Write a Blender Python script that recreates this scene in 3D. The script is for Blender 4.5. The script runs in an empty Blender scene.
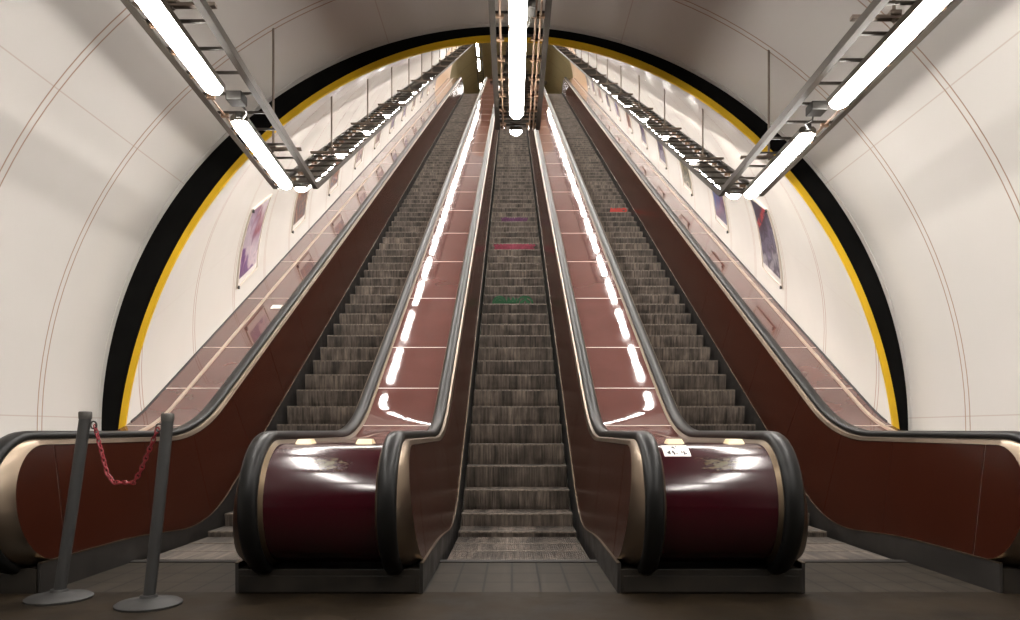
import bpy, math, random
from math import sin, cos, tan, pi, sqrt, radians
from mathutils import Vector, Matrix
random.seed(7)
scene = bpy.context.scene
COL = scene.collection

# ------------------------------------------------------------------ layout
F, CX, CY = 730.0, 512.0, 430.0          # focal length / principal point of a 1020x620 frame
T30 = tan(radians(30)); C30 = cos(radians(30))
CAM_H = 1.0
Y1, Y2 = 6.97, 43.5                      # where flat and slope lines meet (bottom, top)
KR = 2.4
KT = KR * tan(radians(15))
ZTOP = T30 * (Y2 - Y1)
AX = 0.05                                # axis of the three escalators
PITCH = 2.34
HP = 0.595                               # half passage
VX = -0.07                               # axis of the station vault
TX = -0.03                               # axis of the inclined tunnel
VR, VZ = 3.93, 1.0
TR, TZ, YP = 3.77, 0.43, 7.1              # inclined tunnel radius, axis height at portal, portal plane
YE = 44.4                                # upper end of the tunnel


def zb(y):
    a = Y1 - KT; b = Y1 + KT * C30
    c = Y2 - KT * C30; d = Y2 + KT
    if y <= a: return 0.0
    if y < b: return KR - sqrt(KR * KR - (y - a) ** 2)
    if y <= c: return T30 * (y - Y1)
    if y < d: return ZTOP - (KR - sqrt(KR * KR - (d - y) ** 2))
    return ZTOP


def smooth(a, b, x):
    t = min(1, max(0, (x - a) / (b - a)))
    return t * t * (3 - 2 * t)


def ys(y0, y1):
    pts = {round(y0, 4), round(y1, 4)}
    for lo, hi, n in ((4.7, 6.2, 10), (6.2, 7.7, 16), (7.7, 8.3, 4), (42.2, 42.8, 4), (42.8, 44.3, 16)):
        for i in range(n + 1):
            y = lo + (hi - lo) * i / n
            if y0 < y < y1: pts.add(round(y, 4))
    out = sorted(pts)
    return [p for i, p in enumerate(out) if i == 0 or p - out[i - 1] > 1e-3]


# ------------------------------------------------------------------ object helpers
class MB:
    def __init__(s): s.v = []; s.f = []
    def add(s, vs, fs):
        o = len(s.v); s.v += [tuple(p) for p in vs]; s.f += [tuple(i + o for i in f) for f in fs]; return s
    def box(s, x0, x1, y0, y1, z0, z1):
        v = [(x, y, z) for z in (z0, z1) for y in (y0, y1) for x in (x0, x1)]
        return s.add(v, [(0, 2, 3, 1), (4, 5, 7, 6), (0, 1, 5, 4), (2, 6, 7, 3), (0, 4, 6, 2), (1, 3, 7, 5)])
    def loft(s, rings, cap=True, close=True):
        n = len(rings[0]); v = [p for r in rings for p in r]; f = []
        m = n if close else n - 1
        for i in range(len(rings) - 1):
            for j in range(m):
                k = (j + 1) % n
                f.append((i * n + j, i * n + k, (i + 1) * n + k, (i + 1) * n + j))
        if cap and close:
            f.append(tuple(range(n - 1, -1, -1))); f.append(tuple(range((len(rings) - 1) * n, len(rings) * n)))
        return s.add(v, f)
    def tube(s, pts, r, n=8, cap=True):
        pts = [Vector(p) for p in pts]; rings = []
        up0 = None
        for i, p in enumerate(pts):
            d = (pts[min(i + 1, len(pts) - 1)] - pts[max(i - 1, 0)]).normalized()
            if up0 is None:
                up0 = Vector((0, 0, 1)) if abs(d.z) < .9 else Vector((1, 0, 0))
            a = d.cross(up0).normalized(); b = a.cross(d).normalized(); up0 = b
            rr = r[i] if isinstance(r, (list, tuple)) else r
            rings.append([p + a * rr * cos(2 * pi * k / n) + b * rr * sin(2 * pi * k / n) for k in range(n)])
        return s.loft(rings, cap)
    def lathe(s, prof, n=32, at=(0, 0, 0)):
        rings = [[(at[0] + r * cos(2 * pi * k / n), at[1] + r * sin(2 * pi * k / n), at[2] + z) for k in range(n)] for r, z in prof]
        return s.loft(rings, True)
    def build(s, name, mat, parent=None, smoothed=False, sharp=40, bevel=0):
        me = bpy.data.meshes.new(name); me.from_pydata(s.v, [], s.f); me.update()
        import bmesh
        bm = bmesh.new(); bm.from_mesh(me)
        bmesh.ops.recalc_face_normals(bm, faces=bm.faces[:])
        bm.to_mesh(me); bm.free()
        if smoothed:
            me.shade_smooth()
            me.set_sharp_from_angle(angle=radians(sharp))
        o = bpy.data.objects.new(name, me); COL.objects.link(o)
        if mat: me.materials.append(mat)
        if parent: o.parent = parent
        if bevel:
            b = o.modifiers.new('bevel', 'BEVEL'); b.width = bevel; b.segments = 2; b.limit_method = 'ANGLE'
        return o


def tag(o, label, cat, group=None):
    o['label'] = label; o['category'] = cat
    if group: o['group'] = group
    return o


def thing(name, label, cat, loc=(0, 0, 0), group=None):
    o = bpy.data.objects.new(name, None); COL.objects.link(o)
    o.location = loc; o.empty_display_size = .2
    return tag(o, label, cat, group)


def put(o, parent):
    """parent a mesh that was built in world coordinates"""
    o.parent = parent
    o.location = o.location - parent.location
    return o


def struct(o):
    o['kind'] = 'structure'; return o


def dup(root, loc=None, label=None, rot=None):
    r = root.copy(); COL.objects.link(r)
    if loc is not None: r.location = loc
    if rot is not None: r.rotation_euler = rot
    if label: r['label'] = label
    for ch in list(root.children):
        c = ch.copy(); COL.objects.link(c); c.parent = r
        for g in list(ch.children):
            d = g.copy(); COL.objects.link(d); d.parent = c
    return r


# ------------------------------------------------------------------ materials
def new_mat(name):
    m = bpy.data.materials.new(name); m.use_nodes = True
    nt = m.node_tree
    return m, nt, nt.nodes['Principled BSDF']


def N(nt, t, **kw):
    n = nt.nodes.new(t)
    for k, v in kw.items(): setattr(n, k, v)
    return n


def math_node(nt, op, a, b=None, c=None):
    n = N(nt, 'ShaderNodeMath', operation=op)
    for i, v in enumerate((a, b, c)):
        if v is None: continue
        if isinstance(v, (int, float)): n.inputs[i].default_value = v
        else: nt.links.new(v, n.inputs[i])
    return n.outputs[0]


def mix(nt, fac, a, b):
    n = N(nt, 'ShaderNodeMix', data_type='RGBA')
    for s, v in ((n.inputs['Factor'], fac), (n.inputs['A'], a), (n.inputs['B'], b)):
        if hasattr(v, 'links'): nt.links.new(v, s)
        elif isinstance(v, (int, float)): s.default_value = v
        else: s.default_value = (*v[:3], 1)
    return n.outputs['Result']


def simple(name, col, rough=.5, metal=0., var=.0, scale=6, coat=0., bump=0., bscale=40, rvar=0., stretch=(1, 1, 1), spec=.5):
    m, nt, p = new_mat(name)
    p.inputs['Base Color'].default_value = (*col, 1)
    p.inputs['Roughness'].default_value = rough
    p.inputs['Metallic'].default_value = metal
    p.inputs['Coat Weight'].default_value = coat
    p.inputs['Coat Roughness'].default_value = .08
    p.inputs['Specular IOR Level'].default_value = spec
    tc = N(nt, 'ShaderNodeTexCoord'); mp = N(nt, 'ShaderNodeMapping'); mp.inputs['Scale'].default_value = stretch
    nt.links.new(tc.outputs['Object'], mp.inputs['Vector'])
    if var or rvar:
        no = N(nt, 'ShaderNodeTexNoise'); no.inputs['Scale'].default_value = scale; no.inputs['Detail'].default_value = 6
        nt.links.new(mp.outputs[0], no.inputs['Vector'])
        if var:
            r = N(nt, 'ShaderNodeMapRange'); r.inputs['From Min'].default_value = .3; r.inputs['From Max'].default_value = .7
            nt.links.new(no.outputs['Fac'], r.inputs['Value'])
            nt.links.new(mix(nt, r.outputs[0], [c * (1 - var) for c in col], [min(1, c * (1 + var)) for c in col]), p.inputs['Base Color'])
        if rvar:
            r = N(nt, 'ShaderNodeMapRange'); r.inputs['From Min'].default_value = .3; r.inputs['From Max'].default_value = .7
            r.inputs['To Min'].default_value = max(.02, rough - rvar); r.inputs['To Max'].default_value = rough + rvar
            nt.links.new(no.outputs['Fac'], r.inputs['Value']); nt.links.new(r.outputs[0], p.inputs['Roughness'])
    if bump:
        nb = N(nt, 'ShaderNodeTexNoise'); nb.inputs['Scale'].default_value = bscale; nb.inputs['Detail'].default_value = 3
        nt.links.new(mp.outputs[0], nb.inputs['Vector'])
        b = N(nt, 'ShaderNodeBump'); b.inputs['Strength'].default_value = bump; b.inputs['Distance'].default_value = .02
        nt.links.new(nb.outputs['Fac'], b.inputs['Height']); nt.links.new(b.outputs[0], p.inputs['Normal'])
    return m


def emit(name, col, strength):
    m, nt, p = new_mat(name)
    p.inputs['Base Color'].default_value = (*col, 1)
    p.inputs['Emission Color'].default_value = (*col, 1); p.inputs['Emission Strength'].default_value = strength
    return m


def line_mask(nt, coord, period, off, half, sep=0.):
    """1 on thin lines at off + k*period (two lines sep apart when sep)"""
    a = math_node(nt, 'ADD', coord, -off + period * 100.5)
    a = math_node(nt, 'MODULO', a, period)
    a = math_node(nt, 'ABSOLUTE', math_node(nt, 'ADD', a, -period / 2))
    if sep: a = math_node(nt, 'ABSOLUTE', math_node(nt, 'ADD', a, -sep / 2))
    r = N(nt, 'ShaderNodeMapRange'); r.inputs['From Min'].default_value = half * .4; r.inputs['From Max'].default_value = half
    r.inputs['To Min'].default_value = 1; r.inputs['To Max'].default_value = 0
    nt.links.new(a, r.inputs['Value'])
    return r.outputs[0]


def lining(name, base, line, ring_p, ring_o, cx, cz, rough=.3, dirt=.05, ang_p=35.8, ang_o=1.7, longw=.4):
    """enamel lining panels: paired ring joints, lengthwise joints, faint grime"""
    m, nt, p = new_mat(name)
    tc = N(nt, 'ShaderNodeTexCoord'); sp = N(nt, 'ShaderNodeSeparateXYZ'); nt.links.new(tc.outputs['Object'], sp.inputs[0])
    dx = math_node(nt, 'ABSOLUTE', math_node(nt, 'ADD', sp.outputs['X'], -cx))
    dz = math_node(nt, 'ADD', sp.outputs['Z'], -cz)
    ang = math_node(nt, 'MULTIPLY', math_node(nt, 'ARCTAN2', dz, dx), 180 / pi)
    rings = line_mask(nt, sp.outputs['Y'], ring_p, ring_o, .0075, .06)
    longs = line_mask(nt, ang, ang_p, ang_o, .1)
    msk = math_node(nt, 'MAXIMUM', rings, math_node(nt, 'MULTIPLY', longs, longw))
    no = N(nt, 'ShaderNodeTexNoise'); no.inputs['Scale'].default_value = 1.2; no.inputs['Detail'].default_value = 5
    nt.links.new(tc.outputs['Object'], no.inputs['Vector'])
    c0 = mix(nt, no.outputs['Fac'], [c * (1 - dirt) for c in base], [min(1, c * (1 + dirt)) for c in base])
    nt.links.new(mix(nt, msk, c0, line), p.inputs['Base Color'])
    p.inputs['Roughness'].default_value = rough
    nb = N(nt, 'ShaderNodeTexNoise'); nb.inputs['Scale'].default_value = 1.6; nb.inputs['Detail'].default_value = 1
    nt.links.new(tc.outputs['Object'], nb.inputs['Vector'])
    b = N(nt, 'ShaderNodeBump'); b.inputs['Strength'].default_value = .25; b.inputs['Distance'].default_value = .03
    nt.links.new(nb.outputs['Fac'], b.inputs['Height'])
    b2 = N(nt, 'ShaderNodeBump', invert=True); b2.inputs['Strength'].default_value = .5; b2.inputs['Distance'].default_value = .004
    nt.links.new(rings, b2.inputs['Height']); nt.links.new(b.outputs[0], b2.inputs['Normal'])
    nt.links.new(b2.outputs[0], p.inputs['Normal'])
    return m


M = {}
M['vault'] = lining('vault_enamel', (.56, .537, .507), (.34, .22, .16), 1.07, 6.18, VX, VZ, .27)
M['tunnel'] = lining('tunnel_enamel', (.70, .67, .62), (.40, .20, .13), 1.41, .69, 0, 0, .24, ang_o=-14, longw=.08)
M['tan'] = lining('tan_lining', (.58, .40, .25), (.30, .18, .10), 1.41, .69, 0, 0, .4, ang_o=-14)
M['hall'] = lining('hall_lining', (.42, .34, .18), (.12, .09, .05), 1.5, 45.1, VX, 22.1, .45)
M['black'] = simple('portal_black', (.0035, .0033, .003), .85, var=.3, spec=.1)
M['yellow'] = simple('portal_yellow', (.66, .40, .003), .55, var=.06)
M['deck'] = simple('deck_laminate', (.085, .033, .028), .05, var=.08, scale=2.5, coat=.0, bump=.035, bscale=3.0, rvar=.025, spec=.16)
M['deck_outer'] = simple('outer_deck_laminate', (.095, .036, .029), .06, var=.1, scale=2.5, coat=.0, bump=.02, bscale=3, rvar=.02, spec=.6)
M['panel'] = simple('side_laminate', (.026, .0056, .0024), .27, var=.06, scale=3, bump=.03, bscale=2.5, spec=.3)
M['trim'] = simple('satin_bronze', (.215, .168, .125), .33, 1., var=.06, scale=3, rvar=.03)
M['newel'] = simple('worn_brass', (.14, .105, .07), .38, 1., var=.1, scale=4, rvar=.03)
M['steel'] = simple('grey_steel', (.30, .28, .26), .38, .9, var=.12, scale=8)
M['skirt'] = simple('dark_skirt_steel', (.024, .021, .019), .45, .2, var=.25, scale=5, rvar=.1)
M['rubber'] = simple('handrail_rubber', (.0055, .0053, .005), .38, var=.1, scale=2, spec=.22)
M['joint'] = simple('joint_strip', (.55, .47, .42), .4)
M['cream'] = simple('cream_strip', (.40, .31, .24), .35, var=.05)
M['truss'] = simple('truss_steel', (.065, .056, .046), .42, .5, var=.15, scale=10)
M['hanger'] = simple('hanger_steel', (.20, .16, .13), .4, .5, var=.1)
M['conduit'] = simple('conduit_copper', (.26, .165, .105), .45, .2)
M['housing'] = simple('lamp_housing', (.10, .085, .065), .45, .3)
M['box'] = simple('junction_grey', (.03, .027, .023), .5, .2)
M['lamp'] = emit('lamp_diffuser', (1., .955, .90), 68.0)
M['lampdim'] = emit('hall_lamp_diffuser', (.95, .97, 1.), 5.)
M['floor'] = simple('floor_stone', (.016, .0105, .0055), .6, var=.45, scale=3, bump=.05, bscale=20, rvar=.1, spec=.15)
M['plinth'] = simple('scuffed_plinth', (.013, .0095, .006), .55, .2, var=.6, scale=7, rvar=.1)
M['pit'] = simple('pit_dark', (.01, .009, .008), .9)
M['pole'] = simple('grey_pole', (.030, .029, .028), .6, .1, var=.12, scale=12)
M['dark'] = simple('dark_iron', (.06, .056, .05), .55, .4, var=.2, scale=12)
M['chain'] = simple('red_plastic', (.22, .012, .02), .4)
M['ivory'] = simple('ivory_plastic', (.85, .68, .42), .4)
M['white'] = simple('white_paper', (.72, .68, .64), .5)
M['ink'] = simple('dark_ink', (.015, .012, .02), .7)
M['clip'] = simple('black_clip', (.02, .018, .02), .5)
M['posterframe'] = simple('poster_frame', (.62, .55, .47), .35, .2)
M['p_green'] = simple('green_paint', (.006, .07, .02), .6)
M['p_pink'] = simple('pink_paint', (.20, .016, .04), .6, var=.3, scale=20)
M['p_purple'] = simple('purple_paint', (.075, .012, .06), .6, var=.3, scale=20)
M['p_red'] = simple('red_paint', (.36, .025, .015), .6)


def drum_mat():
    m, nt, p = new_mat('drum_maroon')
    tc = N(nt, 'ShaderNodeTexCoord')
    no = N(nt, 'ShaderNodeTexNoise'); no.inputs['Scale'].default_value = 26; no.inputs['Detail'].default_value = 9; no.inputs['Roughness'].default_value = .75
    mp = N(nt, 'ShaderNodeMapping'); mp.inputs['Scale'].default_value = (.8, 1, 2.6)
    nt.links.new(tc.outputs['Object'], mp.inputs[0]); nt.links.new(mp.outputs[0], no.inputs['Vector'])
    # worn patch: scratches through the lacquer in the upper middle of the front
    sp = N(nt, 'ShaderNodeSeparateXYZ'); nt.links.new(tc.outputs['Object'], sp.inputs[0])
    gx = math_node(nt, 'DIVIDE', math_node(nt, 'ABSOLUTE', math_node(nt, 'ADD', sp.outputs['X'], -.02)), .24)
    gz = math_node(nt, 'DIVIDE', math_node(nt, 'ABSOLUTE', math_node(nt, 'ADD', sp.outputs['Z'], -.80)), .09)
    g = math_node(nt, 'SUBTRACT', 1.0, math_node(nt, 'SQRT', math_node(nt, 'ADD', math_node(nt, 'POWER', gx, 2.), math_node(nt, 'POWER', gz, 2.))))
    g = math_node(nt, 'ADD', math_node(nt, 'MULTIPLY', g, .35), no.outputs['Fac'])
    r = N(nt, 'ShaderNodeMapRange'); r.inputs['From Min'].default_value = .70; r.inputs['From Max'].default_value = .80
    nt.links.new(g, r.inputs['Value'])
    nt.links.new(mix(nt, math_node(nt, 'MULTIPLY', r.outputs[0], .8), (.026, .0018, .0045), (.09, .08, .045)), p.inputs['Base Color'])
    p.inputs['Roughness'].default_value = .16
    p.inputs['Coat Weight'].default_value = .3; p.inputs['Coat Roughness'].default_value = .1
    nb = N(nt, 'ShaderNodeTexNoise'); nb.inputs['Scale'].default_value = 3.
    nt.links.new(tc.outputs['Object'], nb.inputs['Vector'])
    b = N(nt, 'ShaderNodeBump'); b.inputs['Strength'].default_value = .12; b.inputs['Distance'].default_value = .03
    nt.links.new(nb.outputs['Fac'], b.inputs['Height']); nt.links.new(b.outputs[0], p.inputs['Normal'])
    return m


M['drum'] = drum_mat()


def step_mat():
    """cast step: fine upright ribs, streaky wear that differs from step to step"""
    m, nt, p = new_mat('step_metal')
    tc = N(nt, 'ShaderNodeTexCoord'); oi = N(nt, 'ShaderNodeObjectInfo')
    off = N(nt, 'ShaderNodeVectorMath', operation='ADD')
    cmb = N(nt, 'ShaderNodeCombineXYZ')
    nt.links.new(math_node(nt, 'MULTIPLY', oi.outputs['Random'], 91.), cmb.inputs[0])
    nt.links.new(math_node(nt, 'MULTIPLY', oi.outputs['Random'], 37.), cmb.inputs[2])
    nt.links.new(tc.outputs['Object'], off.inputs[0]); nt.links.new(cmb.outputs[0], off.inputs[1])
    mp = N(nt, 'ShaderNodeMapping'); mp.inputs['Scale'].default_value = (26, 1.5, 1.6)
    nt.links.new(off.outputs[0], mp.inputs[0])
    no = N(nt, 'ShaderNodeTexNoise'); no.inputs['Scale'].default_value = 1; no.inputs['Detail'].default_value = 5; no.inputs['Roughness'].default_value = .7
    nt.links.new(mp.outputs[0], no.inputs['Vector'])
    mp2 = N(nt, 'ShaderNodeMapping'); mp2.inputs['Scale'].default_value = (5, 2, 3)
    nt.links.new(off.outputs[0], mp2.inputs[0])
    n2 = N(nt, 'ShaderNodeTexNoise'); n2.inputs['Scale'].default_value = 1; n2.inputs['Detail'].default_value = 4
    nt.links.new(mp2.outputs[0], n2.inputs['Vector'])
    r = N(nt, 'ShaderNodeMapRange'); r.inputs['From Min'].default_value = .34; r.inputs['From Max'].default_value = .68
    nt.links.new(no.outputs['Fac'], r.inputs['Value'])
    c = mix(nt, r.outputs[0], (.030, .023, .018), (.18, .143, .115))
    r2 = N(nt, 'ShaderNodeMapRange'); r2.inputs['From Min'].default_value = .35; r2.inputs['From Max'].default_value = .65
    r2.inputs['To Min'].default_value = .45; r2.inputs['To Max'].default_value = 1.3
    nt.links.new(n2.outputs['Fac'], r2.inputs['Value'])
    v = N(nt, 'ShaderNodeVectorMath', operation='SCALE'); nt.links.new(c, v.inputs[0]); nt.links.new(r2.outputs[0], v.inputs['Scale'])
    v2 = N(nt, 'ShaderNodeVectorMath', operation='SCALE'); nt.links.new(v.outputs[0], v2.inputs[0])
    nt.links.new(math_node(nt, 'ADD', math_node(nt, 'MULTIPLY', oi.outputs['Random'], .6), .7), v2.inputs['Scale'])
    nt.links.new(v2.outputs[0], p.inputs['Base Color'])
    p.inputs['Roughness'].default_value = .46; p.inputs['Metallic'].default_value = .1
    sp = N(nt, 'ShaderNodeSeparateXYZ'); nt.links.new(tc.outputs['Object'], sp.inputs[0])
    s = math_node(nt, 'SINE', math_node(nt, 'MULTIPLY', sp.outputs['X'], 2 * pi / .018))
    b = N(nt, 'ShaderNodeBump'); b.inputs['Strength'].default_value = .55; b.inputs['Distance'].default_value = .006
    nt.links.new(s, b.inputs['Height']); nt.links.new(b.outputs[0], p.inputs['Normal'])
    return m


M['step'] = step_mat()
M['nosing'] = simple('step_edge', (.15, .122, .098), .5, .2, var=.6, scale=14, stretch=(2, 1, 1))


def plate_mat():
    m, nt, p = new_mat('landing_plate')
    tc = N(nt, 'ShaderNodeTexCoord'); sp = N(nt, 'ShaderNodeSeparateXYZ'); nt.links.new(tc.outputs['Object'], sp.inputs[0])
    lx = line_mask(nt, sp.outputs['X'], .18, .0, .010); ly = line_mask(nt, sp.outputs['Y'], .30, .0, .014)
    no = N(nt, 'ShaderNodeTexNoise'); no.inputs['Scale'].default_value = 6; no.inputs['Detail'].default_value = 6
    nt.links.new(tc.outputs['Object'], no.inputs['Vector'])
    c = mix(nt, no.outputs['Fac'], (.012, .009, .0065), (.045, .035, .025))
    nt.links.new(mix(nt, math_node(nt, 'MAXIMUM', lx, ly), c, (.002, .0016, .0012)), p.inputs['Base Color'])
    p.inputs['Roughness'].default_value = .55; p.inputs['Specular IOR Level'].default_value = .2
    return m


M['plate'] = plate_mat()


def poster_mat(name, stops, seed, scale=2.6, head=None, zones=None, zmix=.55):
    """printed sheet: soft abstract shapes in the poster's own colours"""
    m, nt, p = new_mat(name)
    tc = N(nt, 'ShaderNodeTexCoord')
    mp = N(nt, 'ShaderNodeMapping'); mp.inputs['Location'].default_value = (seed * 3.7, seed * 1.9, seed * 2.3)
    nt.links.new(tc.outputs['Object'], mp.inputs['Vector'])
    no = N(nt, 'ShaderNodeTexNoise'); no.inputs['Scale'].default_value = scale; no.inputs['Detail'].default_value = 3.5; no.inputs['Distortion'].default_value = 1.6
    nt.links.new(mp.outputs[0], no.inputs['Vector'])
    ramp = N(nt, 'ShaderNodeValToRGB'); stops = [tuple(c ** 2.0 for c in st) for st in stops]; ramp.color_ramp.interpolation = 'EASE'; e = ramp.color_ramp.elements
    n = len(stops)
    e[0].position = .34; e[0].color = (*stops[0], 1); e[1].position = .66; e[1].color = (*stops[-1], 1)
    for i in range(1, n - 1):
        x = e.new(.34 + .32 * i / (n - 1)); x.color = (*stops[i], 1)
    nt.links.new(no.outputs['Fac'], ramp.inputs[0]); col = ramp.outputs[0]
    if zones:  # the layout from foot to head of the sheet
        sq = N(nt, 'ShaderNodeSeparateXYZ'); nt.links.new(tc.outputs['Generated'], sq.inputs[0])
        rz = N(nt, 'ShaderNodeValToRGB'); ez = rz.color_ramp.elements
        ez[0].position = zones[0][0]; ez[0].color = (*zones[0][1], 1); ez[1].position = zones[-1][0]; ez[1].color = (*zones[-1][1], 1)
        for pz, cz in zones[1:-1]:
            x = ez.new(pz); x.color = (*cz, 1)
        zz = math_node(nt, 'ADD', sq.outputs['Z'], math_node(nt, 'MULTIPLY', math_node(nt, 'SUBTRACT', no.outputs['Fac'], .5), .9))
        nt.links.new(zz, rz.inputs[0]); col = mix(nt, zmix, col, rz.outputs[0])
    if head:   # a coloured band of headline near the top edge
        sp = N(nt, 'ShaderNodeSeparateXYZ'); nt.links.new(tc.outputs['Generated'], sp.inputs[0])
        lo = math_node(nt, 'GREATER_THAN', sp.outputs['Z'], .68); hi = math_node(nt, 'LESS_THAN', sp.outputs['Z'], .76)
        n2 = N(nt, 'ShaderNodeTexNoise'); n2.inputs['Scale'].default_value = 16; nt.links.new(tc.outputs['Object'], n2.inputs['Vector'])
        f = math_node(nt, 'MULTIPLY', math_node(nt, 'MULTIPLY', lo, hi), math_node(nt, 'GREATER_THAN', n2.outputs['Fac'], .46))
        col = mix(nt, f, col, head)
    nt.links.new(col, p.inputs['Base Color']); p.inputs['Roughness'].default_value = .3
    return m


POSTERS = {
    'mauve': poster_mat('print_mauve', [(.05, .02, .13), (.42, .30, .42), (.16, .05, .20), (.62, .48, .50), (.30, .08, .10)], 1, 2.6, None, [(.12, (.10, .02, .16)), (.25, (.16, .03, .22)), (.32, (.62, .52, .58)), (.5, (.60, .50, .56)), (.62, (.34, .24, .36)), (.78, (.30, .07, .10)), (.9, (.60, .54, .58))], .7),
    'orange': poster_mat('print_orange', [(.03, .01, .04), (.40, .16, .05), (.08, .03, .09), (.55, .34, .20), (.12, .04, .12)], 2),
    'ochre': poster_mat('print_ochre', [(.03, .02, .05), (.45, .24, .06), (.06, .05, .22), (.55, .38, .26)], 3),
    'rose': poster_mat('print_rose', [(.55, .42, .42), (.30, .16, .20), (.62, .50, .48), (.14, .07, .14)], 4),
    'brown': poster_mat('print_brown', [(.05, .02, .02), (.30, .10, .05), (.46, .26, .17), (.08, .03, .04)], 5),
    'navy': poster_mat('print_navy', [(.012, .008, .035), (.03, .018, .075), (.02, .012, .05), (.06, .04, .12), (.45, .40, .50)], 6, 3.2, (.42, .02, .03), [(.1, (.03, .02, .06)), (.22, (.42, .38, .42)), (.30, (.02, .012, .045)), (.45, (.20, .17, .26)), (.58, (.02, .012, .045)), (.95, (.014, .009, .035))], .7),
    'blue': poster_mat('print_blue', [(.012, .012, .06), (.03, .07, .22), (.14, .20, .36), (.03, .02, .10), (.28, .05, .10)], 7, 3.2, None, [(.1, (.06, .02, .10)), (.3, (.24, .05, .10)), (.45, (.05, .10, .30)), (.65, (.12, .20, .42)), (.9, (.10, .06, .12))], .6),
    'green': poster_mat('print_green', [(.05, .05, .03), (.50, .46, .30), (.10, .13, .06), (.58, .52, .40), (.16, .10, .07)], 8),
    'violet': poster_mat('print_violet', [(.03, .02, .10), (.12, .06, .22), (.34, .26, .40), (.06, .03, .14)], 9),
}
P_ORDER = {-1: ['mauve', 'orange', 'ochre', 'rose', 'brown', 'violet', 'violet', 'brown', 'navy', 'rose', 'violet'],
           1: ['navy', 'blue', 'green', 'violet', 'violet', 'brown', 'blue', 'violet', 'rose', 'blue', 'violet']}


def paint_poster(root, key):
    for c in root.children:
        if c.name.startswith('sheet'):
            c.material_slots[0].link = 'OBJECT'; c.material_slots[0].material = POSTERS[key]

# ------------------------------------------------------------------ the shell
def arc_shell(mb, r, cx, cz, y0, y1, a0, a1, n=96, rows=2):
    v = []; f = []
    for j in range(rows + 1):
        y = y0 + (y1 - y0) * j / rows
        for i in range(n + 1):
            a = radians(a0 + (a1 - a0) * i / n)
            v.append((cx + r * cos(a), y, cz + r * sin(a)))
    for j in range(rows):
        for i in range(n):
            k = j * (n + 1) + i
            f.append((k, k + 1, k + n + 2, k + n + 1))
    return mb.add(v, f)


YB = -4.0
struct(arc_shell(MB(), VR, VX, VZ, YB, YP, -15, 195).build('ceiling', M['vault'], smoothed=True))
struct(MB().box(VX - 3.84, VX + 3.84, YB, 4.5, -.12, 0).build('floor', M['floor']))
pit = struct(MB().box(VX - 3.85, VX + 3.85, 4.5, 8.5, -1.4, -1.25).build('floor_pit', M['pit']))
bw = MB(); bw.add([(VX + VR * cos(radians(a)), YB, VZ + VR * sin(radians(a))) for a in range(-15, 196, 5)], [tuple(range(43))])
struct(bw.build('wall_back', simple('back_wall', (.06, .05, .04), .7, var=.1)))


def ell_hit(phi, a=TR, b=TR / C30, cz=TZ):
    """distance from (VX, VZ) in direction phi to the tunnel mouth ellipse"""
    ux, uz = cos(phi), sin(phi); oz = VZ - cz; ox = VX - TX
    A = ux * ux / a / a + uz * uz / b / b; B = 2 * oz * uz / b / b + 2 * ox * ux / a / a; C = oz * oz / b / b + ox * ox / a / a - 1
    return (-B + sqrt(B * B - 4 * A * C)) / (2 * A)


ph = [radians(-22 + 224 * i / 112) for i in range(113)]
rings = []
for a in ph:
    ri = ell_hit(a); ro = VR + .05
    rings.append([(VX + r * cos(a), y, VZ + r * sin(a)) for r, y in ((ri + .055, YP), (ro, YP), (ro, YP + .12), (ri + .055, YP + .12))])
struct(MB().loft(rings).build('wall_portal', M['black'], smoothed=True))
rings = []
for a in ph:
    ri = ell_hit(a)
    rings.append([(VX + r * cos(a), y, VZ + r * sin(a)) for r, y in ((ri - .004, YP - .02), (ri + .052, YP - .02), (ri + .052, YP + .012), (ri - .004, YP + .012))])
struct(MB().loft(rings).build('trim_1', M['yellow'], smoothed=True))
# bead that closes the vault lining against the black end wall
rings = []
for i in range(113):
    a = radians(-14 + 208 * i / 112)
    rings.append([(VX + r * cos(a), y, VZ + r * sin(a)) for r, y in ((VR - .006, YP - .06), (VR + .02, YP - .06), (VR + .02, YP), (VR - .006, YP))])
struct(MB().loft(rings).build('trim_2', M['vault'], smoothed=True))


def tunnel(name, s0, s1, mat, cut0=False, cut1=False, n=120):
    v = []; f = []
    rows = 12
    for j in range(rows + 1):
        for i in range(n):
            a = 2 * pi * i / n; x = TR * cos(a); h = TR * sin(a)
            sa = h * .5 / C30 if cut0 else s0
            sb = (YE - YP + h * .5) / C30 if cut1 else s1
            s = sa + (sb - sa) * j / rows
            v.append((x, s, h))
    for j in range(rows):
        for i in range(n):
            k = (i + 1) % n
            f.append((j * n + i, j * n + k, (j + 1) * n + k, (j + 1) * n + i))
    o = MB().add(v, f).build(name, mat, smoothed=True)
    o.location = (TX, YP, TZ); o.rotation_euler = (radians(30), 0, 0)
    return struct(o)


def tpoint(s, ang, side, r=TR):
    """world point on the tunnel lining: s along the slope, ang degrees above the axis, side -1/+1"""
    x = side * r * cos(radians(ang)); h = r * sin(radians(ang))
    return Vector((TX + x, YP + s * C30 - h * .5, TZ + s * .5 + h * C30))


S_TAN = 33.2
tunnel('wall_tunnel', 0, S_TAN, M['tunnel'], cut0=True)
tunnel('wall_upper', S_TAN, 0, M['tan'], cut1=True)
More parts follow.
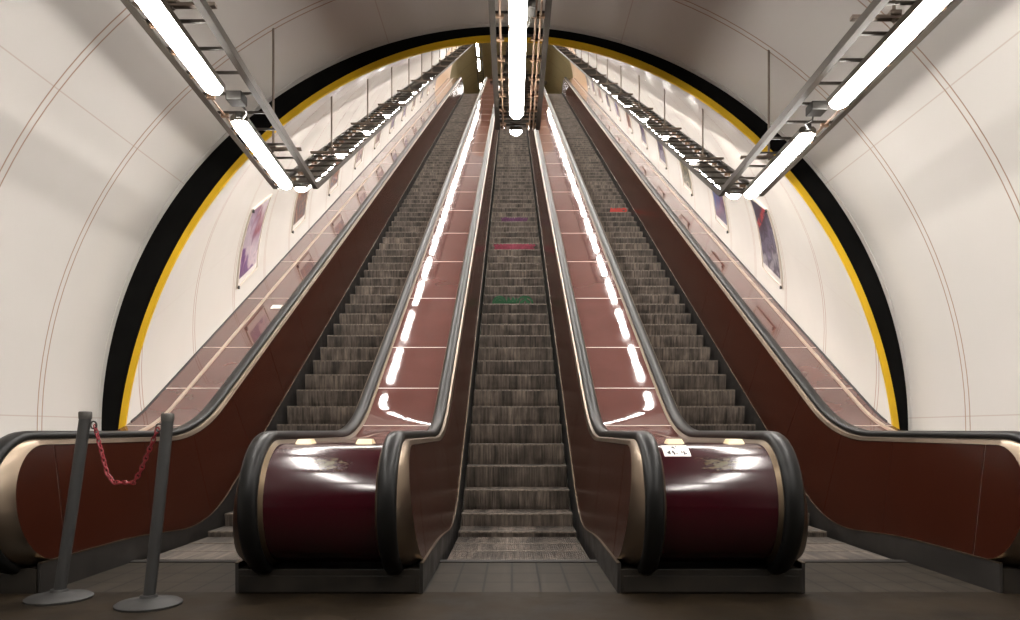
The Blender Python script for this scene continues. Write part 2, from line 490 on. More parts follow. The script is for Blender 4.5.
# upper hall
HZ = 22.1; HR = 4.7; YH = 57.
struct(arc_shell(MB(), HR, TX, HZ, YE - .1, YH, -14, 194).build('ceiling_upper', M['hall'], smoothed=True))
struct(MB().box(TX - 4.6, TX + 4.6, 45.2, YH, ZTOP - .15, ZTOP).build('floor_upper', M['floor']))
hw = MB(); hw.add([(TX + HR * cos(radians(a)), YH, HZ + HR * sin(radians(a))) for a in range(-14, 195, 4)], [tuple(range(53))])
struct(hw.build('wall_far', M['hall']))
rings = []
for i in range(113):
    a = radians(-25 + 230 * i / 112)
    cz = TZ + T30 * (YE - YP)
    ux, uz = cos(a), sin(a); A_ = TR; B_ = TR / C30; oz = HZ - cz
    qa = ux * ux / A_ ** 2 + uz * uz / B_ ** 2; qb = 2 * oz * uz / B_ ** 2; qc = oz * oz / B_ ** 2 - 1
    ri = (-qb + sqrt(qb * qb - 4 * qa * qc)) / (2 * qa)
    ro = max(HR + .05, ri + .02)
    rings.append([(TX + r * cos(a), y, HZ + r * sin(a)) for r, y in ((ri, YE), (ro, YE), (ro, YE + .08), (ri, YE + .08))])
struct(MB().loft(rings).build('trim_3', M['hall']))

# ------------------------------------------------------------------ escalators
def step_meshes():
    hw = .55
    prof = [(.0, 0.), (.4, 0.), (.4, -.03), (.075, -.03), (.055, -.245), (.034, -.235), (.014, -.17), (.005, -.10), (.001, -.045), (.0, -.030)]
    b = MB(); b.loft([[(-hw, y, z) for y, z in prof], [(hw, y, z) for y, z in prof]])
    return b


STEP0 = 5.62
step_src = step_meshes().build('step', M['step'], bevel=0)
nos_src = MB().loft([[(x, y, z) for y, z in ((-.003, .002), (.03, .002), (.03, -.012), (-.003, -.014))] for x in (-.55, .55)]).build('nosing', M['nosing'])
nos_src.parent = step_src
STEP_FIRST = True


def strokes(name, mat, parent, lines, w=.012, y=None):
    """flat paint strokes on the riser of a step: lines of (x, z) points"""
    mb = MB()
    def ry(z):  # riser surface at depth z
        t = min(1, max(0, -z / .235)); return .034 * t ** 2.2
    for ln in lines:
        for (x0, z0), (x1, z1) in zip(ln, ln[1:]):
            d = Vector((x1 - x0, z1 - z0)); L = d.length
            if L < 1e-5: continue
            nx, nz = -d.y / L * w, d.x / L * w
            ex, ez = d.x / L * w * .5, d.y / L * w * .5
            q = [(x0 + nx - ex, z0 + nz - ez), (x0 - nx - ex, z0 - nz - ez), (x1 - nx + ex, z1 - nz + ez), (x1 + nx + ex, z1 + nz + ez)]
            mb.add([(a, ry(c) - .004, c) for a, c in q] + [(a, ry(c) + .004, c) for a, c in q],
                   [(0, 1, 2, 3), (7, 6, 5, 4), (0, 4, 5, 1), (1, 5, 6, 2), (2, 6, 7, 3), (3, 7, 4, 0)])
    o = mb.build(name, mat); o.parent = parent
    return o


def arcp(cx, cz, rx, rz, a0, a1, n=10):
    return [(cx + rx * cos(radians(a0 + (a1 - a0) * i / n)), cz + rz * sin(radians(a0 + (a1 - a0) * i / n))) for i in range(n + 1)]


LBL = {-1: 'left escalator rising beside the wall with white posters and the red chain posts',
       0: 'narrow middle escalator between the two maroon newel drums, graffiti on its steps',
       1: 'right escalator rising between the stickered drum and the right poster wall'}
escalators = {}
for k in (-1, 0, 1):
    xc = AX + k * PITCH
    root = thing('escalator', LBL[k], 'escalator', (xc, 4.53, 0), 'three parallel escalators')
    escalators[k] = root
    nst = 95
    steps = []
    for i in range(nst):
        y = STEP0 + .4 * i
        if STEP_FIRST:
            s = step_src; STEP_FIRST = False; nn = nos_src
        else:
            s = step_src.copy(); COL.objects.link(s)
            nn = nos_src.copy(); COL.objects.link(nn); nn.parent = s
        s.parent = root
        s.location = (0, y - 4.53, zb(y) - .0)
        steps.append(s)
    put(MB().box(xc - HP, xc + HP, 4.5, 5.5, -.10, .0).build('landing_plate', M['plate']), root)
    # comb plate with teeth
    cb = MB(); cb.box(xc - HP, xc + HP, 5.5, 5.585, -.07, .008)
    for j in range(60):
        x = xc - .54 + 1.08 * j / 59
        cb.box(x - .004, x + .004, 5.58, 5.62, -.03, .006)
    put(cb.build('comb_plate', M['skirt']), root)
    put(MB().box(xc - HP, xc + HP, 43.9, 45.2, ZTOP - .1, ZTOP + .004).build('landing_plate', M['plate']), root)
    for sd in (-1, 1):
        # skirt: dark steel with a bright top bead
        rg = []
        for y in ys(4.47, 45.2):
            h = .185 - .095 * smooth(5.3, 7.2, y)
            x = xc + sd * HP
            lo = max(zb(y) - .45, -.4) if y > 5.4 else -.1
            rg.append([(x, y, lo), (x, y, zb(y) + h), (x + sd * .02, y, zb(y) + h), (x + sd * .02, y, lo)])
        sk = put(MB().loft(rg).build('skirt', M['skirt'], smoothed=True), root)
        rg = []
        for y in ys(4.47, 45.2):
            h = .185 - .095 * smooth(5.3, 7.2, y); z = zb(y) + h; x = xc + sd * (HP - .003)
            rg.append([(x, y, z - .004), (x, y, z + .003), (x + sd * .02, y, z + .003), (x + sd * .02, y, z - .004)])
        tb = MB().loft(rg).build('edge_bead', M['newel'], smoothed=True)
        tb.parent = sk; tb.location = (-root.location.x, -root.location.y, 0)
        tb.location = Vector((0, 0, 0))
    if k == 0:
        strokes('graffiti', M['p_green'], steps[18], [
            arcp(-.27, -.15, .11, .115, 180, 0), arcp(-.27, -.15, .07, .075, 180, 0), [(-.36, -.145), (-.18, -.145)], [(-.33, -.10), (-.22, -.135)],
            [(-.13, -.15), (-.11, -.06), (-.07, -.14), (-.03, -.06), (.0, -.15), (.03, -.07)], [(-.12, -.14), (.02, -.14)],
            arcp(.18, -.15, .13, .115, 180, 0), [(.14, -.14), (.19, -.04), (.22, -.14)], arcp(.18, -.15, .075, .06, 180, 0)], .017)
        strokes('graffiti', M['p_pink'], steps[25], [[(-.43 + .86 * i / 24, -.035 - .03 * (i % 2)) for i in range(25)],
                                                     [(-.42, -.125), (.42, -.125)], [(-.40, -.085), (.38, -.085)], [(-.2, -.04), (.3, -.045)]], .024)
        strokes('graffiti', M['p_purple'], steps[30], [[(-.30 + .62 * i / 22, -.03 - .07 * (i % 2)) for i in range(23)],
                                                       [(-.30, -.11), (.30, -.11)], arcp(-.2, -.07, .06, .04, 0, 360), arcp(.12, -.07, .07, .04, 0, 360)], .017)
    if k == 1:
        strokes('graffiti', M['p_red'], steps[32], [
            [(.10, -.115), (.12, -.02), (.16, -.10), (.20, -.02), (.22, -.115)], [(.14, -.11), (.18, -.05), (.26, -.11)],
            [(.25, -.115), (.27, -.02), (.30, -.10), (.33, -.02), (.34, -.115)], arcp(.43, -.07, .06, .045, 0, 360)], .022)

# ------------------------------------------------------------------ balustrades
YN, ZN = 4.60, .545
HC = .965                                   # handrail centre above the step line
RH = HC - ZN
YEND = 45.0
JOINTS = [7.1, 7.9, 8.85] + [10.35 + 1.5 * i for i in range(23)]
PJ = [4.75, 5.9, 7.02] + [8.12 + 1.16 * i for i in range(31)]


def loop_path(off=0., y1=YEND):
    """(y, z, ny, nz) along the handrail loop: from under the newel, round its nose, up the slope"""
    r = RH - off; out = []
    for i in range(25):
        a = radians(-90 - 180 * i / 24)
        out.append((YN + r * cos(a), ZN + r * sin(a), cos(a), sin(a)))
    yy = ys(YN, y1)[1:]
    for y in yy:
        s = (zb(y + .01) - zb(y - .01)) / .02; L = sqrt(1 + s * s)
        out.append((y, zb(y) + HC - off, -s / L, 1 / L))
    return out


def panel_pts(y1=YEND):
    """(L, U) pairs of the side panel: skirt line and trim line"""
    pass


def ut(y):      # trim line above the panel
    return zb(y) + .907


def lt(y):
    return zb(y) + .185 - .095 * smooth(5.3, 7.2, y)


def lean(y):    # how far a joint leans back to stay square to the slope
    return .345 * smooth(6.0, 7.9, y) * (1 - smooth(42.6, 44.2, y))


PC, PRY, PRZ = 4.64, .32, (.907 - .185) / 2
PZ = .185 + PRZ


def side(root, xc, sd, nm_handrail=True):
    """everything on one face of a balustrade: panels, bronze trim, handrail, inner trim"""
    XB, XT = xc + sd * (HP + .004), xc + sd * .688
    XH = xc + sd * .77
    # side panels with open joints
    cuts = [PC - PRY] + PJ + [YEND - .3]
    first = True
    for a, b in zip(cuts, cuts[1:]):
        g = .006
        rg = []
        if first:
            yy = [PC - PRY + PRY * (1 - cos(radians(90 * i / 12))) for i in range(13)]
            if b > PC: yy += [b - g]
            yy = [y for y in yy if y <= b - g + 1e-6]
        else:
            yy = ys(a + g, b - g)
        for y in yy:
            if y < PC:
                q = sqrt(max(0, 1 - ((PC - y) / PRY) ** 2)); l, u = PZ - PRZ * q - .0005, PZ + PRZ * q + .0005
                yu = y
            else:
                l = lt(y); yu = y - lean(y); u = ut(yu)
            h = max(.001, (XT - XB))
            tl = (l - zb(y) - .09) / .81; tu = (u - zb(yu) - .09) / .81
            tl = min(1, max(0, tl)); tu = min(1, max(0, tu))
            xl = XB + (XT - XB) * tl; xu = XB + (XT - XB) * tu
            rg.append([(xl, y, l), (xu, yu, u), (xu + sd * .008, yu, u), (xl + sd * .008, y, l)])
        put(MB().loft(rg).build('side_panel', M['panel'], smoothed=True), root)
        first = False
    # backing strip seen in the joints
    rg = []
    for y in ys(4.66, YEND - .3):
        yu = y - lean(y)
        l = lt(y) + .002; u = ut(yu) - .002
        xl = XB + (XT - XB) * min(1, max(0, (l - zb(y) - .09) / .81)); xu = XB + (XT - XB) * min(1, max(0, (u - zb(yu) - .09) / .81))
        rg.append([(xl + sd * .007, y, l), (xu + sd * .007, yu, u), (xu + sd * .03, yu, u), (xl + sd * .03, y, l)])
    put(MB().loft(rg).build('panel_backing', M['joint'], smoothed=True), root)
    # bronze trim between panel and handrail
    lp = loop_path(.018); rg = []
    for i, (y, z, ny, nz) in enumerate(lp):
        if i < 25:
            a = radians(-90 - 180 * i / 24)
            py, pz = PC + PRY * cos(a), PZ + PRZ * sin(a)
            px = XB + (XT - XB) * min(1, max(0, (pz - .09) / .81))
        else:
            py, pz, px = y, ut(y), XT
        xi = xc + sd * .728
        bulge = Vector((px * .45 + xi * .55 - sd * .014, py * .45 + y * .55, pz * .45 + z * .55))
        n = Vector((0, ny, nz))
        rg.append([(px - sd * .006, py, pz), tuple(bulge + n * .006), (xi, y, z), (xi, y - ny * .03, z - nz * .03), (px + sd * .02, py - ny * .005, pz - nz * .005)])
    put(MB().loft(rg).build('side_trim', M['trim'], smoothed=True), root)
    # trim on the deck side of the handrail
    la, lb = loop_path(.018), loop_path(.05); rg = []
    for (y, z, ny, nz), (y2, z2, _, _) in zip(la, lb):
        x0, x1 = xc + sd * .812, xc + sd * .845
        rg.append([(x0, y, z), (x1, y2, z2), (x1, y2 - ny * .02, z2 - nz * .02), (x0, y - ny * .05, z - nz * .05)])
    put(MB().loft(rg).build('deck_trim', M['newel'], smoothed=True), root)
    # handrail belt
    prof = [(-.053, -.024), (-.057, -.006), (-.051, .014), (-.034, .026), (0, .030), (.034, .026), (.051, .014), (.057, -.006), (.053, -.024), (.04, -.03), (-.04, -.03)]
    rg = [[(XH + px, y + ny * pn, z + nz * pn) for px, pn in prof] for (y, z, ny, nz) in loop_path(0)]
    put(MB().loft(rg).build('handrail', M['rubber'], smoothed=True, sharp=60), root)


def deck_strip(root, xa, xb, mat, name='deck_panel', drop=.05, thick=.018, ystart=4.86):
    cuts = [ystart] + JOINTS + [YEND]
    cuts = [c for c in cuts if c <= YEND]
    for a, b in zip(cuts, cuts[1:]):
        g = .0065
        rg = [[(xa, y, zb(y) + HC - drop), (xb, y, zb(y) + HC - drop), (xb, y, zb(y) + HC - drop - thick), (xa, y, zb(y) + HC - drop - thick)] for y in ys(a + g, b - g)]
        put(MB().loft(rg).build(name, mat, smoothed=True), root)
    jm = MB()
    for c in cuts[1:-1]:
        w = .0055
        jm.loft([[(xa, y, zb(y) + HC - drop + .002), (xb, y, zb(y) + HC - drop + .002), (xb, y, zb(y) + HC - drop - .016), (xa, y, zb(y) + HC - drop - .016)] for y in (c - w, c + w)])
    put(jm.build('deck_joint_strip', M['joint']), root)
    rg = [[(xa, y, zb(y) + HC - drop - .02), (xb, y, zb(y) + HC - drop - .02), (xb, y, zb(y) + HC - drop - .06), (xa, y, zb(y) + HC - drop - .06)] for y in ys(ystart, YEND)]
    put(MB().loft(rg).build('deck_frame', M['skirt'], smoothed=True), root)


for sd, lab in ((-1, 'balustrade with scratched maroon newel drum between left and middle escalators'),
                (1, 'balustrade with white-stickered maroon newel drum between middle and right escalators')):
    xm = AX + sd * PITCH / 2
    root = thing('balustrade', lab, 'balustrade', (xm, YN, 0), 'balustrades between the escalators')
    side(root, AX, sd); side(root, AX + sd * PITCH, -sd)
    x0, x1 = xm - (PITCH / 2 - .843), xm + (PITCH / 2 - .843)
    # newel drum
    rg = []
    rr = RH - .05
    for i in range(33):
        a = radians(-90 - 180 * i / 32)
        rg.append([(x, YN + r * cos(a), ZN + r * sin(a)) for x, r in ((x0, rr), (x1, rr), (x1, rr - .02), (x0, rr - .02))])
    rg.append([(x, 4.855, ZN + r) for x, r in ((x0, rr), (x1, rr), (x1, rr - .02), (x0, rr - .02))])
    d = MB().loft(rg).build('newel_drum', M['drum'], smoothed=True)
    for vv in d.data.vertices: vv.co.x -= xm
    d.location = (xm, 0, 0); put(d, root)
    deck_strip(root, x0, x1, M['deck'])
    # ivory comb-light blocks on the drum top
    for q in (-.19, .19):
        b = MB(); yq = 4.60; zq = ZN + rr
        b.loft([[(xm + q - .055, yq - .02, zq - .004), (xm + q + .055, yq - .02, zq - .004), (xm + q + .055, yq + .1, zq - .004), (xm + q - .055, yq + .1, zq - .004)],
                [(xm + q - .042, yq + .005, zq + .028), (xm + q + .042, yq + .005, zq + .028), (xm + q + .042, yq + .085, zq + .028), (xm + q - .042, yq + .085, zq + .028)]])
        put(b.build('light_block', M['ivory'], bevel=.004), root)
    # recessed plinth with worn kick plate
    put(MB().box(xm - .555, xm + .555, 4.46, 6.6, 0, .15).build('plinth', M['plinth'], bevel=.006), root)
    put(MB().box(xm - .54, xm + .54, 4.452, 4.46, .01, .11).build('kick_plate', M['plinth'], bevel=.003), root)

for sd, lab in ((-1, 'left outer balustrade along the tunnel wall, behind the chained posts'),
                (1, 'right outer balustrade along the tunnel wall with long maroon side panels')):
    xc = AX + sd * PITCH
    root = thing('balustrade', lab, 'balustrade', (xc + sd * 1.0, YN, 0), 'outer balustrades along the tunnel walls')
    side(root, xc, sd)
    xi = xc + sd * .843; xw = TX + sd * 3.734
    deck_strip(root, xi, xw, M['deck_outer'], ystart=4.6)
    # front end closing the outer deck
    rr = RH - .05
    rg = []
    for i in range(25):
        a = radians(-90 - 180 * i / 24)
        rg.append([(x, YN + r * cos(a), ZN + r * sin(a)) for x, r in ((xi, rr), (xw, rr), (xw, rr - .02), (xi, rr - .02))])
    put(MB().loft(rg).build('newel_drum', M['drum'], smoothed=True), root)
    put(MB().box(min(xc + sd * .62, xw), max(xc + sd * .62, xw), 4.46, 6.6, 0, .15).build('plinth', M['plinth']), root)
    xs = xc + sd * 1.20
    rg = [[(xs - .016, y, zb(y) + HC - .052), (xs + .016, y, zb(y) + HC - .052), (xs + .016, y, zb(y) + HC - .026), (xs - .016, y, zb(y) + HC - .026)] for y in ys(4.7, YEND)]
    put(MB().loft(rg).build('deck_rail', M['cream'], smoothed=True), root)
    # dark moulding against the wall
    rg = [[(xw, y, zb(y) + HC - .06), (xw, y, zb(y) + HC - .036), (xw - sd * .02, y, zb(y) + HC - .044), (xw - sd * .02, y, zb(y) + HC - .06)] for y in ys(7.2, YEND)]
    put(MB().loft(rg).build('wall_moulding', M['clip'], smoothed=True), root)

# sticker on the right drum
def drum_patch(mb, x0, x1, a0, a1, lift, n=6):
    rr = RH - .05
    rg = []
    for i in range(n + 1):
        a = radians(a0 + (a1 - a0) * i / n)
        rg.append([(x, YN - (rr + l) * cos(a), ZN + (rr + l) * sin(a)) for x, l in ((x0, lift), (x1, lift), (x1, lift - .0015), (x0, lift - .0015))])
    return mb.loft(rg)


st = thing('sticker', 'white notice sticker with small dark pictograms on the right newel drum', 'sticker', (1.0, 4.45, .88))
put(drum_patch(MB(), .915, 1.075, 53, 75, .0025).build('paper', M['white'], smoothed=True), st)
mk = MB()
for (xa, xb, a, b) in ((.975, .99, 68, 71), (.985, .993, 66, 69), (1.0, 1.007, 69, 72), (.938, .95, 57, 60), (.948, .956, 56, 62), (.968, .978, 58, 62),
                       (.974, .984, 55.5, 59), (.99, .998, 56, 57.5), (1.022, 1.03, 58, 61), (1.035, 1.044, 55.5, 61), (1.046, 1.054, 56, 58.5)):
    drum_patch(mk, xa, xb, a, b, .0042, 2)
put(mk.build('print', M['ink']), st)
# small white tag on the left outer deck
yq = 10.05
xq = AX - PITCH - .95
zq = zb(yq) + HC - .05
tgm = MB().loft([[(xq - .07, y, zb(y) + HC - .0475 + e) for e in (0, .003)] + [(xq + .07, y, zb(y) + HC - .0475 + e) for e in (.003, 0)] for y in (yq - .06, yq + .06)]).build('sticker', M['white'])
tag(tgm, 'small white paper tag lying on the left outer brown deck', 'sticker')

# ------------------------------------------------------------------ light trusses and lamps
LAMP_L = 1.41


def make_lamp(label):
    root = thing('fluorescent_lamp', label, 'lamp', (0, 0, 0), 'fluorescent lamps on the light trusses')
    hl = LAMP_L / 2
    w = .064
    prof = [(-w, -.062), (-w, -.02), (-w * .7, 0), (w * .7, 0), (w, -.02), (w, -.062), (w - .004, -.062), (w - .004, -.05), (-w + .004, -.05), (-w + .004, -.062)]
    MB().loft([[(x, y, z) for x, z in prof] for y in (-hl, hl)]).build('housing', M['housing'], root, bevel=.004)
    prof = [(w * .97 * cos(radians(a)), -.046 - .062 * abs(sin(radians(a))) ** .8) for a in range(0, 181, 15)]
    def ring(y, k): return [(x * k, y, -.046 + (z + .046) * k) for x, z in prof]
    MB().loft([ring(-hl, .55), ring(-hl + .02, .85), ring(-hl + .06, 1), ring(hl - .06, 1), ring(hl - .02, .85), ring(hl, .55)]).build('diffuser', M['lamp'], root, smoothed=True, sharp=70)
    for s in (-1, 1):
        MB().box(-.02, .02, s * hl - .02, s * hl + .02, -.03, .012).build('end_clip', M['dark'], root)
    return root


lamp0 = None


def lamp(pos, rot, label):
    global lamp0
    if lamp0 is None:
        lamp0 = make_lamp(label); lamp0.location = pos; lamp0.rotation_euler = rot
        return lamp0
    return dup(lamp0, pos, label, rot)


ORD = ['first', 'second', 'third', 'fourth', 'fifth', 'sixth', 'seventh', 'eighth', 'ninth', 'tenth', 'eleventh', 'twelfth', 'thirteenth', 'fourteenth',
       'fifteenth', 'sixteenth', 'seventeenth', 'eighteenth', 'nineteenth', 'twentieth', 'twenty-first', 'twenty-second', 'twenty-third', 'twenty-fourth']
YK = 7.0


class TrussPath:
    """centre line: level part (turned by yaw), slope, level again in the upper hall"""
    def __init__(s, xk, zk, yaw, ystart):
        s.xk, s.zk, s.yaw, s.y0 = xk, zk, yaw, ystart
        s.yt = 43.5
    def at(s, y):
        x = s.xk + (y - YK) * tan(s.yaw) if y < YK else s.xk
        z = s.zk if y <= YK else s.zk + T30 * (min(y, s.yt) - YK)
        return Vector((x, y, z))


def top_of_vault(p):
    if p.y < YP: return VZ + sqrt(VR ** 2 - (p.x - VX) ** 2) + .01
    return TZ + T30 * (p.y - YP) + sqrt(TR ** 2 - (p.x - TX) ** 2) / C30 + .01


def truss(path, label, side_name, sgn, lamp_off, yend, lamps_level, lamp_labels):
    W = .21
    root = thing('light_truss', label, 'light truss', path.at(YK), 'light trusses hanging under the vault')
    stn = [path.y0, YK, path.yt, yend] if yend > path.yt else [path.y0, YK, yend]
    for s in (-1, 1):   # angle-section rails
        rg = []
        for y in stn:
            c = path.at(y); x = c.x + s * W
            rg.append([(x + s * .004, y, c.z + .025), (x + s * .004, y, c.z - .03), (x - s * .04, y, c.z - .03), (x - s * .04, y, c.z - .022), (x - s * .004, y, c.z - .022), (x - s * .004, y, c.z + .025)])
        put(MB().loft(rg).build('rail', M['truss']), root)
    # rungs: the nearest hundred singly, the far ones together
    pos = []
    y = YK - .12
    while y > path.y0: pos.append(y); y -= .3
    pos.reverse()
    y = YK + .12
    while y < yend:
        pos.append(y); y += .3 * (C30 if y < path.yt else 1)
    src = None; far = MB()
    for i, y in enumerate(pos):
        c = path.at(y)
        if i < 99:
            if src is None:
                src = MB().box(-W, W, -.008, .008, -.008, .008).build('rung', M['truss'], root); o = src
            else:
                o = src.copy(); COL.objects.link(o); o.parent = root
            o.location = c - root.location
        else:
            far.box(c.x - W, c.x + W, y - .008, y + .008, c.z - .008, c.z + .008)
    if far.v:
        fo = put(far.build('rung', M['truss']), root); fo['kind'] = 'stuff'
    # conduits with clamps
    offs = (-.135,) if sgn else (-.14, .11, .145)
    for q in offs:
        xo = q * (-sgn if sgn < 0 else -1 if sgn > 0 else 1)
        xo = q if sgn <= 0 else -q
        mb = MB()
        mb.tube([path.at(y) + Vector((xo, 0, -.024)) for y in stn], .009, 6)
        for y in pos:
            if y < 14:
                c = path.at(y); mb.box(c.x + xo - .028, c.x + xo + .028, y - .012, y + .012, c.z - .036, c.z - .012)
        put(mb.build('conduit', M['conduit'], smoothed=True), root)
    # hangers with cross bars
    hy = [-.1, 2.0, 4.1, 6.2] + [8.4 + 2.1 * i for i in range(17)]
    for y in hy:
        if y < path.y0 or y > yend: continue
        c = path.at(y)
        top = top_of_vault(c)
        if top - c.z < .15: continue
        m = MB(); m.tube([c + Vector((0, 0, .02)), Vector((c.x, y, top))], .010, 8)
        m.box(c.x - W - .03, c.x + W + .03, y - .018, y + .018, c.z + .034, c.z + .054)
        m.box(c.x - .03, c.x + .03, y - .03, y + .03, c.z + .05, c.z + .075)
        put(m.build('hanger', M['hanger']), root)
    # junction boxes on the level run
    for (yy, dx) in ((5.06, .05), (3.15, .05)) if sgn else ((4.95, .05),):
        c = path.at(yy); xx = c.x - sgn * dx * 1.0 if sgn else c.x + dx
        j = MB(); j.box(xx - .055, xx + .055, yy - .06, yy + .06, c.z - .075, c.z - .012)
        jb = put(j.build('junction_box', M['box'], bevel=.006), root)
        cb = MB(); cb.tube([(xx, yy + .05, c.z - .045), (xx + .02, yy + .12, c.z - .07), (xx - .0, yy + .2, c.z - .06), (c.x + lamp_off, yy + .33, c.z - .045)], .007, 6)
        put(cb.build('cable', M['dark']), root)
    # lamps: level, then up the slope
    n = 0
    for i, y in enumerate(lamps_level):
        c = path.at(y + LAMP_L / 2)
        lamp(c + Vector((lamp_off, 0, -.015)), (0, 0, -path.yaw), lamp_labels[i])
    s0 = .25
    kmax = int((path.yt - YK) / C30 / 1.9)
    for i in range(kmax):
        sm = s0 + 1.9 * i + LAMP_L / 2
        c = path.at(YK + sm * C30)
        lamp(c + Vector((lamp_off, .015 * .5, -.015 * C30)), (radians(30), 0, 0), '%s fluorescent lamp up the sloping run of the %s light truss' % (ORD[i], side_name))
    if yend > path.yt + 2:  # farthest lamp, and all three on the middle truss, added to brighten the hall
        for i, y in enumerate((44.1, 45.95, 49.2)):
            c = path.at(y + LAMP_L / 2)
            lamp(c + Vector((lamp_off, 0, -.015)), (0, 0, 0), ('nearest', 'middle', 'added farthest')[i] + ' level lamp in the upper hall at the top of the %s truss' % side_name)
    return root


LV = lambda nm: ['lowest lamp of the level run of the %s truss, ending at its bend' % nm,
                 'second level lamp back from the bend of the %s light truss' % nm,
                 'third level lamp back from the bend of the %s light truss' % nm,
                 'fourth level lamp back from the bend of the %s light truss' % nm,
                 'fifth level lamp back from the bend of the %s light truss' % nm,
                 'sixth level lamp back from the bend of the %s light truss' % nm]
truss(TrussPath(-2.075, 3.34, radians(-3.4), -.5), 'left light truss under the vault, bending up the slope above the left escalator', 'left', -1, -.03, 52.0, [5.37, 3.47, 1.57, -.33], LV('left'))
truss(TrussPath(2.195, 3.27, radians(1.0), -.5), 'right light truss under the vault, bending up the slope above the right escalator', 'right', 1, .028, 43.4, [5.42, 3.52, 1.62, -.28], LV('right'))
truss(TrussPath(.055, 3.905, 0, -.5), 'middle light truss hanging over the middle escalator at the top of the picture', 'middle', 0, -.015, 52.0, [5.17, 3.72, 2.27, .82], LV('middle'))  # extended out of sight into the upper hall to carry added lamps

# ------------------------------------------------------------------ posters on the tunnel lining
PS = 4.06


def curved(mb, s0, s1, a0, a1, side, r0, r1, n=8):
    rg = []
    for i in range(n + 1):
        a = a0 + (a1 - a0) * i / n
        rg.append([tpoint(s, a, side, r) for s, r in ((s0, r0), (s1, r0), (s1, r1), (s0, r1))])
    return mb.loft(rg)


def make_poster(side, label, group, clips=True):
    base = tpoint(PS, 10, side)
    root = thing('poster', label, 'poster', base, group)
    A0, A1 = 12.2, 28.6
    f = MB(); e = .42; t = .35
    curved(f, PS - e - .025, PS - e, A0 - t, A1 + t, side, TR - .022, TR - .002)
    curved(f, PS + e, PS + e + .025, A0 - t, A1 + t, side, TR - .022, TR - .002)
    curved(f, PS - e, PS + e, A0 - t, A0, side, TR - .022, TR - .002, 1)
    curved(f, PS - e, PS + e, A1, A1 + t, side, TR - .022, TR - .002, 1)
    put(f.build('frame', M['posterframe']), root)
    put(curved(MB(), PS - e, PS + e, A0, A1, side, TR - .010, TR - .002).build('board', M['white'], smoothed=True), root)
    put(curved(MB(), PS - e + .06, PS + e - .03, A0 + 1.3, A1 - .4, side, TR - .0135, TR - .009).build('sheet', POSTERS['mauve'], smoothed=True), root)
    for s in (-e - .01,):
        for a in (A0 - .1, A1 + .1):
            p = tpoint(PS + s, a, side, TR - .03)
            put(MB().box(p.x - .012, p.x + .012, p.y - .02, p.y + .02, p.z - .022, p.z + .022).build('corner_clip', M['clip'], bevel=.006), root)
    return root


for side_, nm in ((-1, 'left'), (1, 'right')):
    g = 'posters on the %s tunnel wall' % nm
    p0 = make_poster(side_, 'nearest framed poster on the %s tunnel wall, %s, just inside the yellow portal edge' % (nm, P_ORDER[side_][0]), g)
    paint_poster(p0, P_ORDER[side_][0])
    for i in range(1, 11):
        sh = 2.82 * i
        pp = dup(p0, p0.location + Vector((0, sh * C30, sh * .5)), '%s framed poster up the %s tunnel wall counted from the portal' % (ORD[i], nm))
        paint_poster(pp, P_ORDER[side_][i])

# ------------------------------------------------------------------ chained posts
def stanchion(x, y, tx, ty, h, label):
    root = thing('stanchion', label, 'post', (x, y, 0), 'grey chain posts')
    MB().lathe([(.178, 0), (.18, .012), (.165, .022), (.08, .034), (.05, .045), (.045, .06)], 36).build('base', M['pole'], root, smoothed=True)
    MB().tube([(0, 0, .03), (tx * .5, ty * .5, h * .5), (tx, ty, h)], .033, 20).build('pole', M['pole'], root, smoothed=True)
    q = Vector((tx, ty, h))
    MB().lathe([(.036, -.01), (.037, .0), (.037, .03), (.033, .036), (.012, .038)], 20, q).build('cap', M['dark'], root, smoothed=True)
    sx = 1 if x < -2.4 else -1
    ring = [(q.x + sx * (.05 + .018 * cos(radians(a))), q.y - .0, q.z - .045 + .022 * sin(radians(a))) for a in range(0, 361, 30)]
    MB().tube(ring, .005, 6).build('eyelet', M['dark'], root, smoothed=True)
    return root


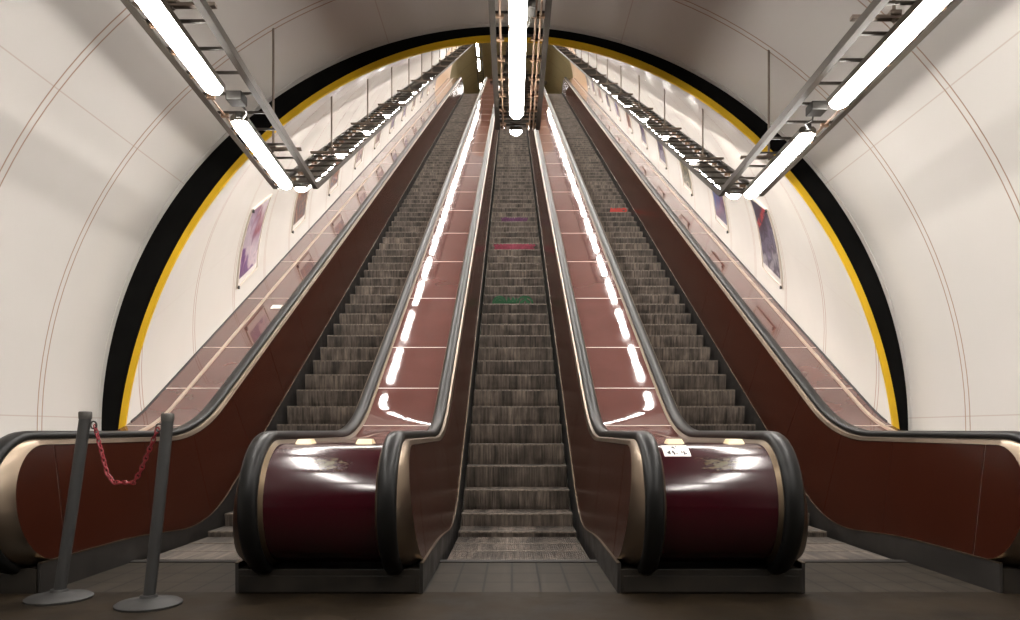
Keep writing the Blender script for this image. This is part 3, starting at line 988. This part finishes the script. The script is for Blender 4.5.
stanchion(-2.68, 4.32, .12, .06, 1.075, 'leaning grey post on the far left, holding one end of the red chain')
stanchion(-2.075, 4.17, .085, .05, 1.06, 'grey post right of the other, nearer the left escalator, holding the red chain')
pa = Vector((-2.68 + .12 + .06, 4.38, 1.015)); pb = Vector((-2.075 + .085 - .06, 4.22, 1.00))
pts = []
knots = [pa, pa.lerp(pb, .20) + Vector((0, 0, -.275)), pa.lerp(pb, .30) + Vector((0, 0, -.32)), pa.lerp(pb, .62) + Vector((0, 0, -.315)), pa.lerp(pb, .73) + Vector((0, 0, -.25)), pb]
for a, b in zip(knots, knots[1:]):
    L = (b - a).length
    for i in range(max(1, int(L / .004))): pts.append(a.lerp(b, i / max(1, int(L / .004))))
pts.append(pb)
# links at even arc-length steps
acc = 0; nxt = 0; mb = MB(); flip = False; STEP_L = .030
for a, b in zip(pts, pts[1:]):
    acc += (b - a).length
    if acc >= nxt:
        nxt += STEP_L; d = (b - a).normalized()
        u = d.cross(Vector((0, 1, .3))).normalized(); w = d.cross(u).normalized()
        ax = u if flip else w; flip = not flip
        lk = [a + d * (.021 * cos(radians(t))) + ax * (.011 * sin(radians(t))) for t in range(0, 360, 45)]
        lk.append(lk[0])
        mb.tube(lk, .0045, 5, cap=False)
tag(mb.build('chain', M['chain'], smoothed=True), 'red plastic link chain sagging between the two grey posts', 'chain')

# ------------------------------------------------------------------ camera, world, view
cam = bpy.data.cameras.new('camera'); co = bpy.data.objects.new('camera', cam); COL.objects.link(co)
co.location = (0, 0, CAM_H); co.rotation_euler = (radians(90), 0, 0)
cam.sensor_width = 36; cam.sensor_fit = 'HORIZONTAL'; cam.lens = F / 1020 * 36
cam.shift_x = -(CX - 510) / 1020; cam.shift_y = (CY - 310) / 1020
cam.clip_start = .05; cam.clip_end = 200
scene.camera = co
w = bpy.data.worlds.new('world'); scene.world = w; w.use_nodes = True
w.node_tree.nodes['Background'].inputs[0].default_value = (.9, .8, .7, 1)
w.node_tree.nodes['Background'].inputs[1].default_value = .0
scene.view_settings.view_transform = 'Standard'; scene.view_settings.look = 'None'
scene.view_settings.gamma = 1; scene.view_settings.exposure = 0; scene.view_settings.use_curve_mapping = False
